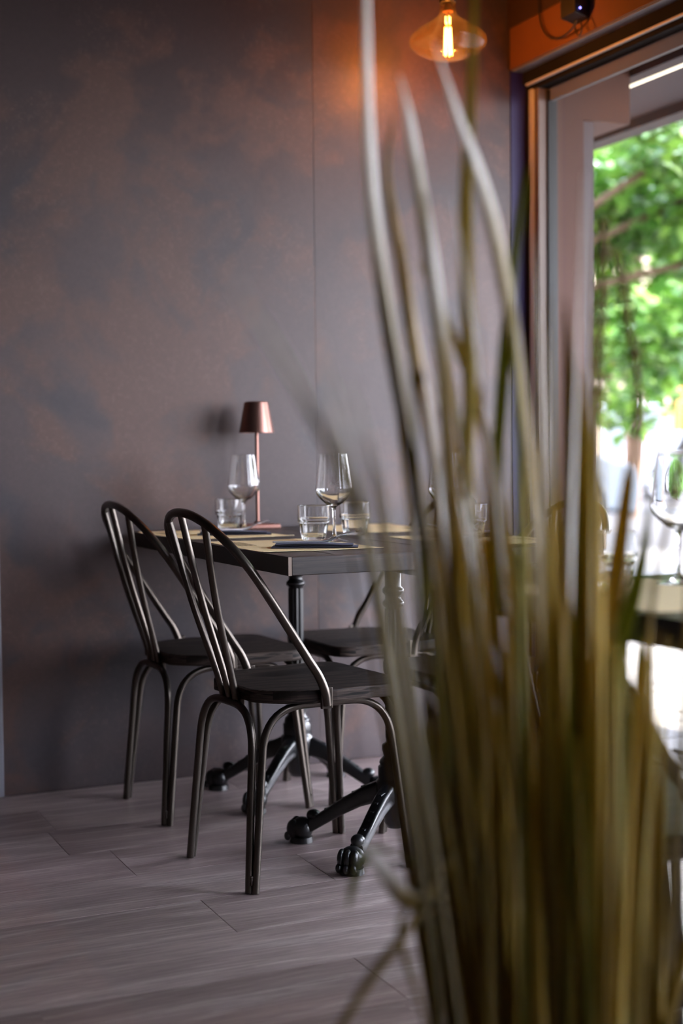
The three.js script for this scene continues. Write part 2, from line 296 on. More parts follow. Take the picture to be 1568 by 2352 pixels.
// ---------------------------------------------------------------- chairs
function makeChair(label, pos, turn) {
  const c = thing('dining_chair', label, 'chair', pos, turn);
  // seat: a rounded board, narrower at the back (-x)
  const o = new THREE.Shape();
  o.moveTo(-0.17, -0.1); o.bezierCurveTo(-0.14, -0.165, -0.08, -0.19, 0.0, -0.197); o.lineTo(0.14, -0.2); o.bezierCurveTo(0.19, -0.2, 0.2, -0.18, 0.203, -0.15); o.lineTo(0.206, 0.15);
  o.bezierCurveTo(0.2, 0.18, 0.19, 0.2, 0.14, 0.2); o.lineTo(0, 0.197); o.bezierCurveTo(-0.08, 0.19, -0.14, 0.165, -0.17, 0.1); o.closePath();
  const sg = new THREE.ExtrudeGeometry(o, { depth: 0.022, bevelEnabled: true, bevelSize: 0.004, bevelThickness: 0.004, bevelSegments: 2, curveSegments: 14 }).rotateX(Math.PI / 2).translate(0, 0.446, 0);
  mesh('seat', metres(sg, false, 0.3, 0.3), M.seat, c);
  // hoop back leaning away from the table
  const q = (t, z) => V(-0.045 - 0.252 * t, 0.475 + 0.382 * t, z), arc = [];
  for (let i = 0; i <= 16; i++) { const a = (i / 16) * Math.PI; arc.push(q(0.53 + 0.47 * Math.pow(Math.sin(a), 0.92), 0.205 * Math.sign(Math.cos(a)) * Math.pow(Math.abs(Math.cos(a)), 0.92))); }
  const side = (s) => [V(-0.03, 0.415, s * 0.206), V(-0.033, 0.44, s * 0.206), q(0.02, s * 0.206), q(0.14, s * 0.206), q(0.34, s * 0.206)];
  const hoop = new THREE.TubeGeometry(new THREE.CatmullRomCurve3([...side(1), ...arc, ...side(-1).reverse()], false, 'centripetal'), 150, 0.0105, 12, false);
  const h = mesh('back_hoop', hoop, M.steel, c);
  for (const s of [1, -1]) mesh('hoop_end', box(0.03, 0.05, 0.008, -0.03, 0.432, s * 0.2035, 0.003), M.steel, h);
  for (const k of [-1, 0, 1]) { const a = Math.PI / 2 + k * 0.5, e = q(0.53 + 0.47 * Math.pow(Math.sin(a), 0.92), -k * 0.205 * Math.pow(Math.abs(Math.cos(a)), 0.92)); mesh('spindle', rod([V(-0.176, 0.405, -k * 0.036), V(-0.186, 0.45, -k * 0.037), e.clone().lerp(V(-0.186, 0.45, -k * 0.037), 0.5).add(V(-0.006, 0, 0)), e], 0.0085, 20, 10), M.steel, c); }
  mesh('spindle_bracket', box(0.012, 0.026, 0.115, -0.172, 0.41, 0, 0.003), M.steel, c);
  // four hairpin frames: each pipe rises from one foot, runs under the seat and comes down to the next
  const f = [[-0.215, -0.178], [-0.215, 0.178], [0.215, 0.182], [0.215, -0.182]], y = 0.411;
  const frames = [[0, 1, -1, 0], [1, 2, 0, 1], [2, 3, 1, 0], [3, 0, 0, -1]];
  frames.forEach(([a, b, nx, nz]) => {
    const A = f[a], B = f[b], along = V(B[0] - A[0], 0, B[1] - A[1]).normalize(), inn = V(-nx, 0, -nz).multiplyScalar(0.03), off = along.clone().multiplyScalar(0.011), go = nz ? 0.055 : 0.04;
    const pp = [V(A[0], 0.001, A[1]).add(off), V(A[0], y, A[1]).add(inn).addScaledVector(along, go), V(B[0], y, B[1]).add(inn).addScaledVector(along, -go), V(B[0], 0.001, B[1]).sub(off)];
    pp[1].y = pp[2].y = y - (nz ? 0 : 0.001);
    mesh('leg_frame', bent(pp, 0.1, 0.0092), M.steel, c);
  });
  f.forEach(([x, z]) => mesh('weld_plate', box(0.01, 0.022, 0.01, x * 0.975, 0.03, z * 0.97, 0.002), M.steel, c));
  return c;
}
const chair = makeChair('dark hoop-back chair at the near left of the long table, fullest in view', [1.305, 0, -3.165], R(5));
copy(chair, 'dark metal hoop-back chair standing closest to the back wall, left of the long table', [1.32, 0, -3.81], R(2));
copy(chair, 'dark hoop-back chair across the long table, with its back near the wall corner', [1.812, 0, -3.8], R(180));
copy(chair, 'dark metal hoop-back chair on the window side of the long table, nearest the glass', [1.815, 0, -3.14], R(181));
copy(chair, 'dark metal hoop-back chair drawn up to the near table behind the grass', [1.3, 0, -1.79], R(1));

// ---------------------------------------------------------------- things on the tables
const MT = TH + 0.0014;   // top of a place mat
function makeMat(label, pos, turn) {
  const w = 0.3, d = 0.43, nx = 24, nz = 24, g = new THREE.BoxGeometry(w, 0.001, d, nx, 1, nz), p = g.attributes.position;
  for (let i = 0; i < p.count; i++) { const x = p.getX(i) / w + 0.5, z = p.getZ(i) / d + 0.5; const e = Math.pow(Math.max(0, Math.abs(z - 0.5) * 2 - 0.75) / 0.25, 2) * (0.35 + 0.65 * Math.abs(x - 0.5) * 2); p.setY(i, p.getY(i) + 0.0005 + 0.002 * e); }
  g.computeVertexNormals();
  const m = mesh('place_mat', metres(g), M.paper, null, ...pos); m.rotation.y = turn;
  const lines = []; for (let r = 0; r < 4; r++) for (let k = 0; k < 9; k++) lines.push(box(0.006, 0.0002, rr(0.006, 0.014), -0.12 + r * 0.012, 0.00125, -0.17 + k * 0.017));
  mesh('print', lines, M.ink, m);
  return tag(m, label, 'place mat', 'paper place mats');
}
const mat = makeMat('straw coloured place mat under the nearest napkin, at the left corner of the table', [1.322, TH + 0.0005, -3.225], R(-2));
const addMat = (label, pos, turn) => copy(mat, label, pos, turn);
addMat('straw coloured place mat under the leftmost tumbler, at the wall end', [1.318, TH + 0.0005, -3.8], R(3));
addMat('straw coloured paper place mat on the far side of the long table beside the wall', [1.822, TH + 0.0005, -3.82], R(178));
addMat('straw coloured place mat on the window side of the long table, under a tumbler', [1.822, TH + 0.0005, -3.18], R(182));
addMat('paper place mat on the near table behind the grass', [1.34, TH + 0.0005, -1.8], R(0));

function makeNapkin(label, pos, turn) {
  const c = thing('napkin', label, 'napkin', pos, turn, 'dark folded napkins');
  const sheet = (w, d, y0, t, amp, ph) => { const g = new RoundedBoxGeometry(w, t, d, 3, t * 0.45), p = g.attributes.position; const q = new THREE.BoxGeometry(w, t, d, 20, 2, 8), s = q.attributes.position; for (let i = 0; i < s.count; i++) { const x = s.getX(i), e = 1 - Math.pow(Math.abs(s.getZ(i)) / (d / 2), 4) * 0.25; s.setY(i, y0 + (s.getY(i) + t / 2) * e + amp * (0.5 + 0.5 * Math.sin(x * 24 + ph)) * (s.getY(i) > 0 ? 1 : 0.4)); } q.computeVertexNormals(); return metres(q); };
  mesh('lower_fold', sheet(0.205, 0.088, 0, 0.0035, 0.0012, 1), M.napkin, c);
  mesh('upper_fold', sheet(0.185, 0.076, 0.0047, 0.003, 0.0042, 2.2), M.napkin, c, -0.002, 0, -0.001);
  return c;
}
const napkin = makeNapkin('dark navy folded napkin at the near left corner of the long table', [1.337, MT, -3.118], R(-26));
copy(napkin, 'dark navy folded napkin on the place mat closest to the back wall', [1.362, MT, -3.75], R(-20));
copy(napkin, 'dark navy folded napkin on the window side of the long table, behind the grass', [1.855, MT, -3.287], R(180));

function makeFork(label, pos, turn) {
  const c = thing('fork', label, 'fork', pos, turn, 'forks laid on the napkins');
  const sh = new THREE.Shape(); sh.moveTo(-0.1, -0.009); sh.quadraticCurveTo(-0.106, 0, -0.1, 0.009); sh.quadraticCurveTo(-0.06, 0.006, 0.02, 0.0035); sh.lineTo(0.02, -0.0035); sh.quadraticCurveTo(-0.06, -0.006, -0.1, -0.009);
  mesh('handle', new THREE.ExtrudeGeometry(sh, { depth: 0.002, bevelEnabled: true, bevelSize: 0.0008, bevelThickness: 0.0008, bevelSegments: 1 }).rotateX(-Math.PI / 2).translate(0, 0.001, 0), M.cutlery, c);
  mesh('neck', rod([[0.018, 0.002, 0], [0.035, 0.005, 0], [0.05, 0.011, 0]], 0.0032, 10, 8).scale(1, 1, 1.2), M.cutlery, c);
  const root = []; root.push(box(0.022, 0.0022, 0.021, 0, 0, 0, 0.001).rotateZ(0.42).translate(0.056, 0.0135, 0));
  mesh('head', root, M.cutlery, c);
  for (let k = 0; k < 4; k++) mesh('tine', rod([[0.06, 0.0155, -0.0085 + k * 0.0057], [0.078, 0.0215, -0.0088 + k * 0.0059], [0.096, 0.025, -0.009 + k * 0.006]], 0.0015, 10, 6), M.cutlery, c);
  return c;
}
const NT = MT + 0.0112;
const fork = makeFork('steel fork with raised tines on the nearest navy napkin', [1.345, NT, -3.135], R(-17));
copy(fork, 'steel fork with raised tines on the napkin closest to the back wall', [1.372, NT, -3.77], R(-6));
copy(fork, 'steel fork with raised tines pointing left on the window side of the long table', [1.83, NT, -3.29], R(178));

// wine glass: thin bowl with a sharp shoulder, stem and foot, one closed body of glass
const bowlOut = [[0.0355, 0.222], [0.0372, 0.21], [0.0405, 0.185], [0.0438, 0.158], [0.0462, 0.138], [0.0466, 0.13], [0.044, 0.12], [0.035, 0.108], [0.024, 0.098], [0.012, 0.091], [0.006, 0.087]];
const bowlIn = [[0.0345, 0.222], [0.0361, 0.21], [0.0394, 0.185], [0.0426, 0.158], [0.0449, 0.138], [0.0452, 0.13], [0.0426, 0.1213], [0.0335, 0.1105], [0.0225, 0.1015], [0.01, 0.0955], [0.0003, 0.0945]];
const wineGeo = turned([...bowlIn.slice().reverse(), [0.035, 0.2226], ...bowlOut, [0.0042, 0.078], [0.0036, 0.06], [0.0037, 0.035], [0.0046, 0.02], [0.009, 0.01], [0.02, 0.0045], [0.035, 0.002], [0.0362, 0.001], [0.035, 0.0002], [0.0003, 0.0002]].reverse(), 72);
const font = await new FontLoader().loadAsync('fonts/droid/droid_sans_regular.typeface.json');
function wineText() {   // frosted lettering bent round the bowl
  const lines = [['ASTORIA', 0.0088, 0.142], ['dal 1987', 0.0042, 0.134]], out = [];
  for (const [s, size, y] of lines) {
    const g = new TextGeometry(s, { font, size, depth: 0.00025, curveSegments: 3, bevelEnabled: false }); g.computeBoundingBox();
    const w = g.boundingBox.max.x, p = g.attributes.position;
    for (let i = 0; i < p.count; i++) { const yy = y + p.getY(i), r = 0.0462 + (0.138 - yy) * 0.118 + 0.00015 + p.getZ(i), a = (p.getX(i) - w / 2) / 0.0458; p.setXYZ(i, r * Math.sin(a), yy, r * Math.cos(a)); }
    g.computeVertexNormals(); out.push(g);
  }
  return out;
}
const textGeo = mergeGeometries(wineText().map((g) => (g.index ? g.toNonIndexed() : g)));
function makeWine(label, pos, turn) {
  const c = thing('wine_glass', label, 'wine glass', pos, turn, 'empty stemmed wine glasses');
  mesh('bowl_and_stem', wineGeo, M.glass, c); mesh('lettering', textGeo, M.frost, c);
  return c;
}
const wine = makeWine('empty stemmed wine glass in mid table, just right of the nearest tumbler', [1.468, MT, -3.3], R(180 - 40));
copy(wine, 'empty stemmed wine glass in front of the copper table lamp', [1.436, MT, -3.87], R(150));
copy(wine, 'empty stemmed wine glass on the window side of the long table, partly behind the grass', [1.716, MT, -3.157], R(-5));
copy(wine, 'empty stemmed wine glass on the near table behind the grass', [1.484, MT, -1.925], R(90));

// tumbler: plain band above a narrower fluted base
const tumOut = [[0.0005, 0], [0.024, 0], [0.0285, 0.002], [0.0305, 0.006], [0.0335, 0.022], [0.0355, 0.036], [0.0362, 0.043], [0.037, 0.0455], [0.0408, 0.0475], [0.0414, 0.05], [0.0414, 0.06], [0.0418, 0.09], [0.0413, 0.0915]];
const tumIn = [[0.0403, 0.0915], [0.0396, 0.09], [0.039, 0.06], [0.0386, 0.05], [0.035, 0.0445], [0.0325, 0.036], [0.0305, 0.022], [0.028, 0.014], [0.02, 0.0115], [0.0005, 0.011]];
const tumGeo = turned([...tumOut, ...tumIn], 120, (i, r, y, a) => (i >= 3 && i <= 6 ? r * (1 + 0.06 * Math.pow(Math.abs(Math.cos(a * 7)), 0.6) - 0.03) : r));
function makeTumbler(label, pos) { const c = mesh('tumbler', tumGeo, M.glass, null, ...pos); return tag(c, label, 'tumbler', 'ribbed water tumblers'); }
const tumbler = makeTumbler('clear ribbed water tumbler left of the middle wine glass, closest on the long table', [1.438, MT, -3.362]);
copy(tumbler, 'clear ribbed water tumbler below the lamp, leftmost on the long table', [1.431, MT, -3.983]);
copy(tumbler, 'clear ribbed water tumbler just right of the middle wine glass', [1.634, TH + 0.0004, -3.535]);
copy(tumbler, 'clear ribbed tumbler on the window side, in front of a chair hoop', [1.801, MT, -3.185]);
copy(tumbler, 'clear ribbed water tumbler on the near table beside the window', [1.352, MT, -1.93]);

{ // cordless copper table lamp
  const c = thing('table_lamp', 'small copper coloured table lamp with conical shade by the stained wall', 'table lamp', [1.545, TH + 0.0003, -4.045]);
  mesh('base', box(0.108, 0.014, 0.108, 0, 0.007, 0, 0.004), M.lamp, c);
  mesh('pole', [new THREE.CylinderGeometry(0.0055, 0.0055, 0.33, 20).translate(0, 0.18, 0), new THREE.CylinderGeometry(0.009, 0.012, 0.008, 20).translate(0, 0.018, 0)], M.lamp, c);
  mesh('shade', turned([[0.0005, 0.384], [0.034, 0.384], [0.0372, 0.381], [0.0535, 0.29], [0.052, 0.29], [0.036, 0.378], [0.0005, 0.381]].reverse(), 64), M.lamp, c);
  mesh('diffuser', new THREE.CylinderGeometry(0.035, 0.046, 0.05, 32).translate(0, 0.335, 0), M.frost, c);
}

// ---------------------------------------------------------------- pendant bulb
{
  const c = thing('pendant_bulb', 'glowing amber filament bulb of flattened saucer shape hanging near the back wall', 'light bulb', [2.108, 2.181, -3.85]); c.scale.setScalar(1.16);
  const out = [[0.0003, 0.0], [0.03, 0.0025], [0.06, 0.011], [0.085, 0.024], [0.098, 0.037], [0.102, 0.047], [0.1, 0.058], [0.09, 0.07], [0.07, 0.084], [0.045, 0.099], [0.029, 0.11], [0.0225, 0.12], [0.0215, 0.132], [0.0208, 0.145], [0.019, 0.148]];
  mesh('envelope', turned(out, 72), M.amber, c);
  mesh('stem_mount', [rod([[0, 0.146, 0], [0, 0.1, 0]], 0.0045, 4, 10), new THREE.CylinderGeometry(0.009, 0.014, 0.02, 20).translate(0, 0.135, 0), new THREE.CylinderGeometry(0.0105, 0.0105, 0.002, 20).translate(0, 0.088, 0)], M.brass, c);
  for (let k = 0; k < 6; k++) { const a = (k / 6) * 6.283 + 0.3, r0 = 0.0075, r1 = 0.0105; mesh('filament', rod([[r0 * Math.cos(a), 0.084, r0 * Math.sin(a)], [r1 * Math.cos(a), 0.012, r1 * Math.sin(a)]], 0.0019, 6, 8), M.filament, c); }
  for (let k = 0; k < 4; k++) { const a = (k / 4) * 6.283; mesh('filament', rod([[0.0065 * Math.cos(a), 0.112, 0.0065 * Math.sin(a)], [0.0065 * Math.cos(a), 0.094, 0.0065 * Math.sin(a)]], 0.0018, 4, 8), M.filament, c); }
  mesh('socket', [lathe([[0.001, 0.2], [0.018, 0.2], [0.0215, 0.192], [0.0225, 0.152], [0.0215, 0.147], [0.001, 0.147]].reverse(), 32)], M.socket, c);
  mesh('cord', rod([[0, 0.195, 0], [0, 0.5, 0], [0, (CEIL - 2.181) / 1.16, 0]], 0.0032, 6, 8), M.plastic, c);
  const l = new THREE.PointLight(new THREE.Color(1, 0.44, 0.11), 0.8);
  l.position.set(0, 0.05, 0); l.castShadow = true; l.shadow.radius = 1; c.add(l);
}
{ // receiver box on the beam, its cable and a clip
  const d = thing('receiver_box', 'black receiver box with a blue status light fixed to the orange beam', 'receiver', [2.506, 2.31, -3.72]);
  const s = new THREE.Shape(); s.moveTo(0, 0); s.lineTo(-0.045, 0.012); s.lineTo(-0.055, 0.5); s.lineTo(0, 0.5); s.closePath();
  mesh('case', new THREE.ExtrudeGeometry(s, { depth: 0.075, bevelEnabled: true, bevelSize: 0.003, bevelThickness: 0.003, bevelSegments: 2 }).translate(-0.004, 0, -0.04), M.plastic, d);
  mesh('front_cover', box(0.05, 0.44, 0.002, -0.03, 0.25, 0.0395, 0.0008), M.umber, d);
  mesh('status_light', ball(0.0028, -0.036, 0.022, 0.0415), M.led, d);
  const cab = mesh('cable', [rod([[2.496, 2.86, -3.95], [2.496, 2.5, -3.955], [2.496, 2.36, -3.94], [2.495, 2.31, -3.9], [2.49, 2.285, -3.84], [2.487, 2.283, -3.78], [2.475, 2.29, -3.72], [2.472, 2.302, -3.705]], 0.0028, 60, 8), rod([[2.474, 2.302, -3.7], [2.472, 2.285, -3.71], [2.471, 2.262, -3.7], [2.471, 2.25, -3.685], [2.471, 2.268, -3.672], [2.473, 2.288, -3.68], [2.474, 2.302, -3.69]], 0.0022, 40, 8)], M.plastic);
  tag(cab, 'thin black cable looping along the orange beam to the receiver box', 'cable');
  const k = thing('binder_clip', 'small black binder clip on the beam left of the receiver box', 'clip', [2.504, 2.412, -3.83]);
  mesh('clamp', new THREE.CylinderGeometry(0.006, 0.006, 0.026, 3).rotateX(Math.PI / 2).translate(-0.004, 0, 0), M.plastic, k);
  for (const q of [-1, 1]) mesh('wire_handle', rod([[-0.004, 0.004, q * 0.004], [-0.012, 0.02, q * 0.01], [-0.014, 0.034, q * 0.007], [-0.012, 0.034, q * 0.003], [-0.006, 0.006, q * 0.002]], 0.0009, 20, 6), M.brass, k);
}

// ---------------------------------------------------------------- the tall grass in front
function blade(pts, w, twist = 0, cup = 0.22, ends = null) {   // a tapering, slightly folded leaf with real thickness
  const curve = new THREE.CatmullRomCurve3(pts.map((p) => (p.isVector3 ? p : V(...p))), false, 'centripetal'), n = 18, pos = [], idx = [], uv = [], col = [];
  for (let i = 0; i <= n; i++) {
    const t = i / n, p = curve.getPoint(t), d = curve.getTangent(t), a = twist + 0.5 * t, f = V(Math.cos(a), 0, Math.sin(a)), s = f.addScaledVector(d, -f.dot(d)).normalize(), nn = V(0, 0, 0).crossVectors(s, d).normalize();
    const k = (w / 2) * (0.55 + 0.9 * t - 0.45 * t * t) * Math.pow(Math.min(1, (1 - t) / 0.55), 0.8) + 0.0004, th = k * 0.12 + 0.0002;
    for (const [u, v] of [[-1, cup], [0, -th / k], [1, cup], [0, th / k]]) { pos.push(p.x + (s.x * u + nn.x * v) * k, p.y + (s.y * u + nn.y * v) * k, p.z + (s.z * u + nn.z * v) * k); uv.push(u, t); if (ends) { const q = sm(t, ends[2], ends[3]); col.push(lerp(ends[0].r, ends[1].r, q), lerp(ends[0].g, ends[1].g, q), lerp(ends[0].b, ends[1].b, q)); } }
  }
  for (let i = 0; i < n; i++) for (let k = 0; k < 4; k++) { const a = i * 4 + k, b = i * 4 + ((k + 1) % 4); idx.push(a, b, a + 4, b, b + 4, a + 4); }
  idx.push(0, 2, 1, 0, 3, 2); const e = n * 4; idx.push(e, e + 1, e + 2, e, e + 2, e + 3);
  const g = new THREE.BufferGeometry(); g.setAttribute('position', new THREE.Float32BufferAttribute(pos, 3)); g.setAttribute('uv', new THREE.Float32BufferAttribute(uv, 2)); g.setIndex(idx); g.computeVertexNormals();
  if (ends) g.setAttribute('color', new THREE.Float32BufferAttribute(col, 3));
  return g;
}
{
  const gm = [0xb99a34, 0x947a26, 0xbba858, 0x8d9040, 0xc0ae6c, 0x7d6626].map((c) => std(c, 0.75, 0, { transmission: 0.5, thickness: 0, specularIntensity: 0.25 }));
  const dryTip = [new THREE.Color(0x8f762c), new THREE.Color(0xe6e1d6), 0.45, 0.75], dryAll = [new THREE.Color(0x6d5c22), new THREE.Color(0xe6e1d6), 0.5, 0.72], pale = std(0xffffff, 0.6, 0, { vertexColors: true, specularIntensity: 0.5, transmission: 0.5, thickness: 0 }), straw = std(0xa8812a, 0.55, 0, { transmission: 0.25, thickness: 0 }), plumeM = std(0x6f5233, 0.85);
  const c = thing('potted_grass', 'tall clump of dry olive ornamental grass in a dark pot, blurred in the foreground', 'plant', [0.812, 0, -1.28], R(-24.28));
  mesh('pot', turned([[0.0005, 0], [0.14, 0], [0.15, 0.006], [0.168, 0.272], [0.174, 0.276], [0.177, 0.298], [0.172, 0.302], [0.162, 0.298], [0.156, 0.255], [0.0005, 0.25]], 56), M.pot, c);
  mesh('soil', new THREE.CylinderGeometry(0.157, 0.152, 0.03, 40).translate(0, 0.262, 0), M.soil, c);
  // blades that stand out, base first: [points in metres, width, material]
  const B = [
    [[[-0.09, 0.27, 0], [-0.11, 0.77, 0.01], [-0.126, 0.89, 0.02], [-0.145, 1.0, 0.02], [-0.161, 1.098, 0.02], [-0.172, 1.18, 0.02], [-0.18, 1.26, 0.02], [-0.1835, 1.35, 0.02], [-0.183, 1.465, 0.02], [-0.18, 1.55, 0.03]], 0.0145, pale],
    [[[-0.06, 0.27, -0.03], [-0.087, 0.82, -0.03], [-0.076, 1.05, -0.02], [-0.079, 1.19, -0.02], [-0.078, 1.27, -0.02], [-0.072, 1.37, -0.02], [-0.069, 1.46, -0.01], [-0.066, 1.53, 0]], 0.0135, gm[2]],
    [[[-0.0, 0.27, 0.05], [-0.016, 0.87, 0.06], [-0.03, 1.03, 0.06], [-0.046, 1.144, 0.06], [-0.062, 1.227, 0.06], [-0.078, 1.282, 0.06], [-0.096, 1.337, 0.05], [-0.115, 1.406, 0.04]], 0.014, pale],
    [[[-0.08, 0.27, 0.03], [-0.11, 1.05, 0.04], [-0.122, 1.18, 0.04], [-0.135, 1.28, 0.04], [-0.142, 1.33, 0.04], [-0.15, 1.375, 0.03]], 0.012, pale],
    [[[-0.09, 0.27, -0.02], [-0.11, 0.94, -0.03], [-0.122, 1.03, -0.03], [-0.135, 1.107, -0.03], [-0.147, 1.19, -0.03], [-0.158, 1.25, -0.02], [-0.162, 1.29, -0.02], [-0.154, 1.35, -0.01]], 0.0125, straw],
    [[[-0.08, 0.27, 0.05], [-0.106, 1.0, 0.06], [-0.112, 1.1, 0.06], [-0.119, 1.18, 0.05], [-0.126, 1.258, 0.05]], 0.0135, pale],
    [[[-0.1, 0.27, 0.06], [-0.176, 0.845, 0.2], [-0.212, 0.967, 0.35], [-0.234, 1.019, 0.5], [-0.253, 1.055, 0.62], [-0.271, 1.083, 0.72]], 0.0062, pale],
    [[[-0.1, 0.27, 0.0], [-0.184, 0.865, 0.2], [-0.212, 1.0, 0.45], [-0.227, 1.058, 0.62]], 0.005, pale],
    [[[-0.08, 0.27, 0.1], [-0.17, 0.888, 0.25], [-0.197, 1.0, 0.5], [-0.21, 1.039, 0.62]], 0.005, pale],
    [[[-0.02, 0.27, -0.06], [-0.046, 0.87, -0.06], [-0.037, 1.05, -0.06], [-0.023, 1.19, -0.06], [-0.0115, 1.27, -0.05], [-0.008, 1.3, -0.05]], 0.013, gm[3]],
    [[[-0.1, 0.27, 0.05], [-0.122, 0.823, 0.05], [-0.142, 0.97, 0.05], [-0.158, 1.075, 0.05], [-0.174, 1.19, 0.04]], 0.0095, gm[5]],
    [[[0.028, 0.27, 0.03], [0.0275, 0.593, 0.03], [0.025, 0.823, 0.03], [0.023, 1.03, 0.03], [0.018, 1.15, 0.03]], 0.024, gm[1]],
    [[[0.046, 0.27, 0.0], [0.046, 0.593, 0.0], [0.0436, 0.823, 0.0], [0.041, 1.006, 0.0], [0.039, 1.08, 0.0]], 0.018, gm[2]],
    [[[0.06, 0.27, -0.02], [0.069, 0.593, -0.02], [0.078, 0.823, -0.02], [0.088, 0.92, -0.02], [0.092, 0.98, -0.02]], 0.021, gm[0]],
    [[[0.04, 0.27, 0.04], [0.041, 0.64, 0.04], [0.069, 0.777, 0.04], [0.094, 0.869, 0.04], [0.105, 0.95, 0.04]], 0.02, gm[3]],
    [[[0.09, 0.27, 0.02], [0.13, 0.56, 0.03], [0.137, 0.68, 0.03], [0.143, 0.78, 0.02], [0.146, 0.86, 0.02]], 0.0075, gm[5]],
    [[[0.11, 0.36, 0.05], [0.13, 0.46, 0.06], [0.15, 0.55, 0.07], [0.165, 0.66, 0.08], [0.172, 0.78, 0.08]], 0.014, gm[1]],
    [[[-0.05, 0.27, 0.0], [-0.023, 0.593, -0.02], [-0.055, 1.0, -0.04], [-0.1, 1.14, -0.05], [-0.13, 1.2, -0.05]], 0.012, gm[4]],
    [[[-0.09, 0.5, 0.05], [-0.133, 0.53, 0.08], [-0.158, 0.548, 0.1], [-0.183, 0.588, 0.12], [-0.198, 0.606, 0.12]], 0.014, pale],
    [[[-0.13, 0.56, 0.05], [-0.19, 0.595, 0.1], [-0.206, 0.568, 0.11], [-0.212, 0.535, 0.11]], 0.011, gm[3]],
    [[[-0.1, 0.6, 0.08], [-0.15, 0.525, 0.12], [-0.188, 0.483, 0.14], [-0.25, 0.39, 0.16], [-0.3, 0.31, 0.17]], 0.008, gm[5]],
    [[[-0.13, 0.55, 0.06], [-0.16, 0.52, 0.1], [-0.14, 0.44, 0.12], [-0.12, 0.36, 0.13]], 0.005, gm[5]],
  ];
  for (const [p, w, m] of B) mesh('blade', blade(p, w * (m === pale ? 1.6 : 1.35), m === pale ? -0.8 : rr(-0.35, 0.35), 0.22, m !== pale ? null : w < 0.0065 ? dryAll : dryTip), m, c);
  for (let i = 0; i < 250; i++) {
    const a = rr(0, 6.283), r = 0.115 * Math.sqrt(rnd()), bx = r * Math.cos(a) * 1.05 + 0.004, bz = r * Math.sin(a) * 0.85, tall = rnd(), h = Math.min(0.42 + 0.36 * tall + (rnd() < 0.16 ? rr(0.1, 0.3) : 0), bx > 0.05 ? 0.56 : 2);
    const dir = a + rr(-0.7, 0.7), lean = rr(0.0, 0.09) * (0.4 + r * 6), droop = rr(0, 0.03) * tall, lx = Math.cos(dir) * lean * (Math.cos(dir) > 0 ? 0.3 : 1) - 0.012, lz = Math.sin(dir) * lean, p = [];
    for (let k = 0; k <= 4; k++) { const t = k / 4; p.push([bx + lx * t + Math.cos(dir) * droop * t * t * t, 0.265 + h * (t - 0.05 * t * t), bz + lz * t + Math.sin(dir) * droop * t * t * t]); }
    mesh('blade', blade(p, rr(0.006, 0.0135), rr(-1.1, 1.1)), gm[Math.floor(rnd() * rnd() * 6)], c);
  }
  for (let i = 0; i < 15; i++) {   // fine pale strands over the olive ones
    const bx = rr(-0.12, 0.03), bz = rr(-0.08, 0.1), h = rr(0.6, 1.0), lx = rr(-0.1, 0.02), lz = rr(-0.12, 0.12), p = [];
    for (let k = 0; k <= 4; k++) { const t = k / 4; p.push([bx + lx * t * t, 0.265 + h * t, bz + lz * t * t]); }
    mesh('blade', blade(p, rr(0.006, 0.0095), -0.7 + rr(-0.3, 0.3), 0.22, [dryTip[0], dryTip[1], 0.3, 0.6]), pale, c);
  }
  for (const p of [[[0.07, 0.27, 0], [0.08, 0.823, 0], [0.089, 0.915, 0], [0.097, 1.006, 0], [0.099, 1.06, 0], [0.09, 1.12, 0], [0.076, 1.2, 0]], [[0.08, 0.27, 0.03], [0.106, 0.823, 0.03], [0.124, 0.915, 0.03], [0.139, 0.983, 0.03], [0.15, 1.05, 0.03], [0.155, 1.12, 0.03]], [[0.05, 0.27, -0.05], [0.06, 0.8, -0.05], [0.064, 1.0, -0.05], [0.07, 1.15, -0.05], [0.074, 1.24, -0.05]]]) {
    const st = mesh('stem', rod(p, 0.0032, 40, 8), gm[5], c), sp = [], cv = new THREE.CatmullRomCurve3(p.map((q) => V(...q)), false, 'centripetal');
    for (let k = 0; k < 70; k++) { const q = cv.getPointAt(rr(0.78, 0.995)), a = rr(0, 6.283); sp.push(new THREE.ConeGeometry(0.0016, 0.016, 4).rotateZ(rr(-0.6, 0.6)).rotateY(a).translate(q.x + 0.005 * Math.cos(a), q.y + 0.006, q.z + 0.005 * Math.sin(a))); }
    mesh('plume', sp, plumeM, st);
  }
}

// ---------------------------------------------------------------- the street
const leafGeo = (() => { const g = new THREE.BufferGeometry(); g.setAttribute('position', new THREE.Float32BufferAttribute([0, 0, 0, 0.5, 0.12, 0.32, 1, -0.1, 0, 0.5, 0.12, -0.32, 0.5, 0, 0], 3)); g.setIndex([0, 1, 4, 1, 2, 4, 2, 3, 4, 3, 0, 4]); g.computeVertexNormals(); return g; })();
function foliage(name, parent, count, put, size, k) {
  const im = new THREE.InstancedMesh(leafGeo, M.leaf[k], count), m = new THREE.Matrix4(), q = new THREE.Quaternion(), e = new THREE.Euler();
  for (let i = 0; i < count; i++) { const p = put(); q.setFromEuler(e.set(rr(-0.7, 0.7), rr(0, 6.283), rr(-0.7, 0.7))); const s = size * rr(0.7, 1.3); m.compose(p, q, V(s, s, s)); im.setMatrixAt(i, m); }
  im.name = name; im.userData.kind = 'stuff'; im.castShadow = im.receiveShadow = true; parent.add(im);
  return im;
}
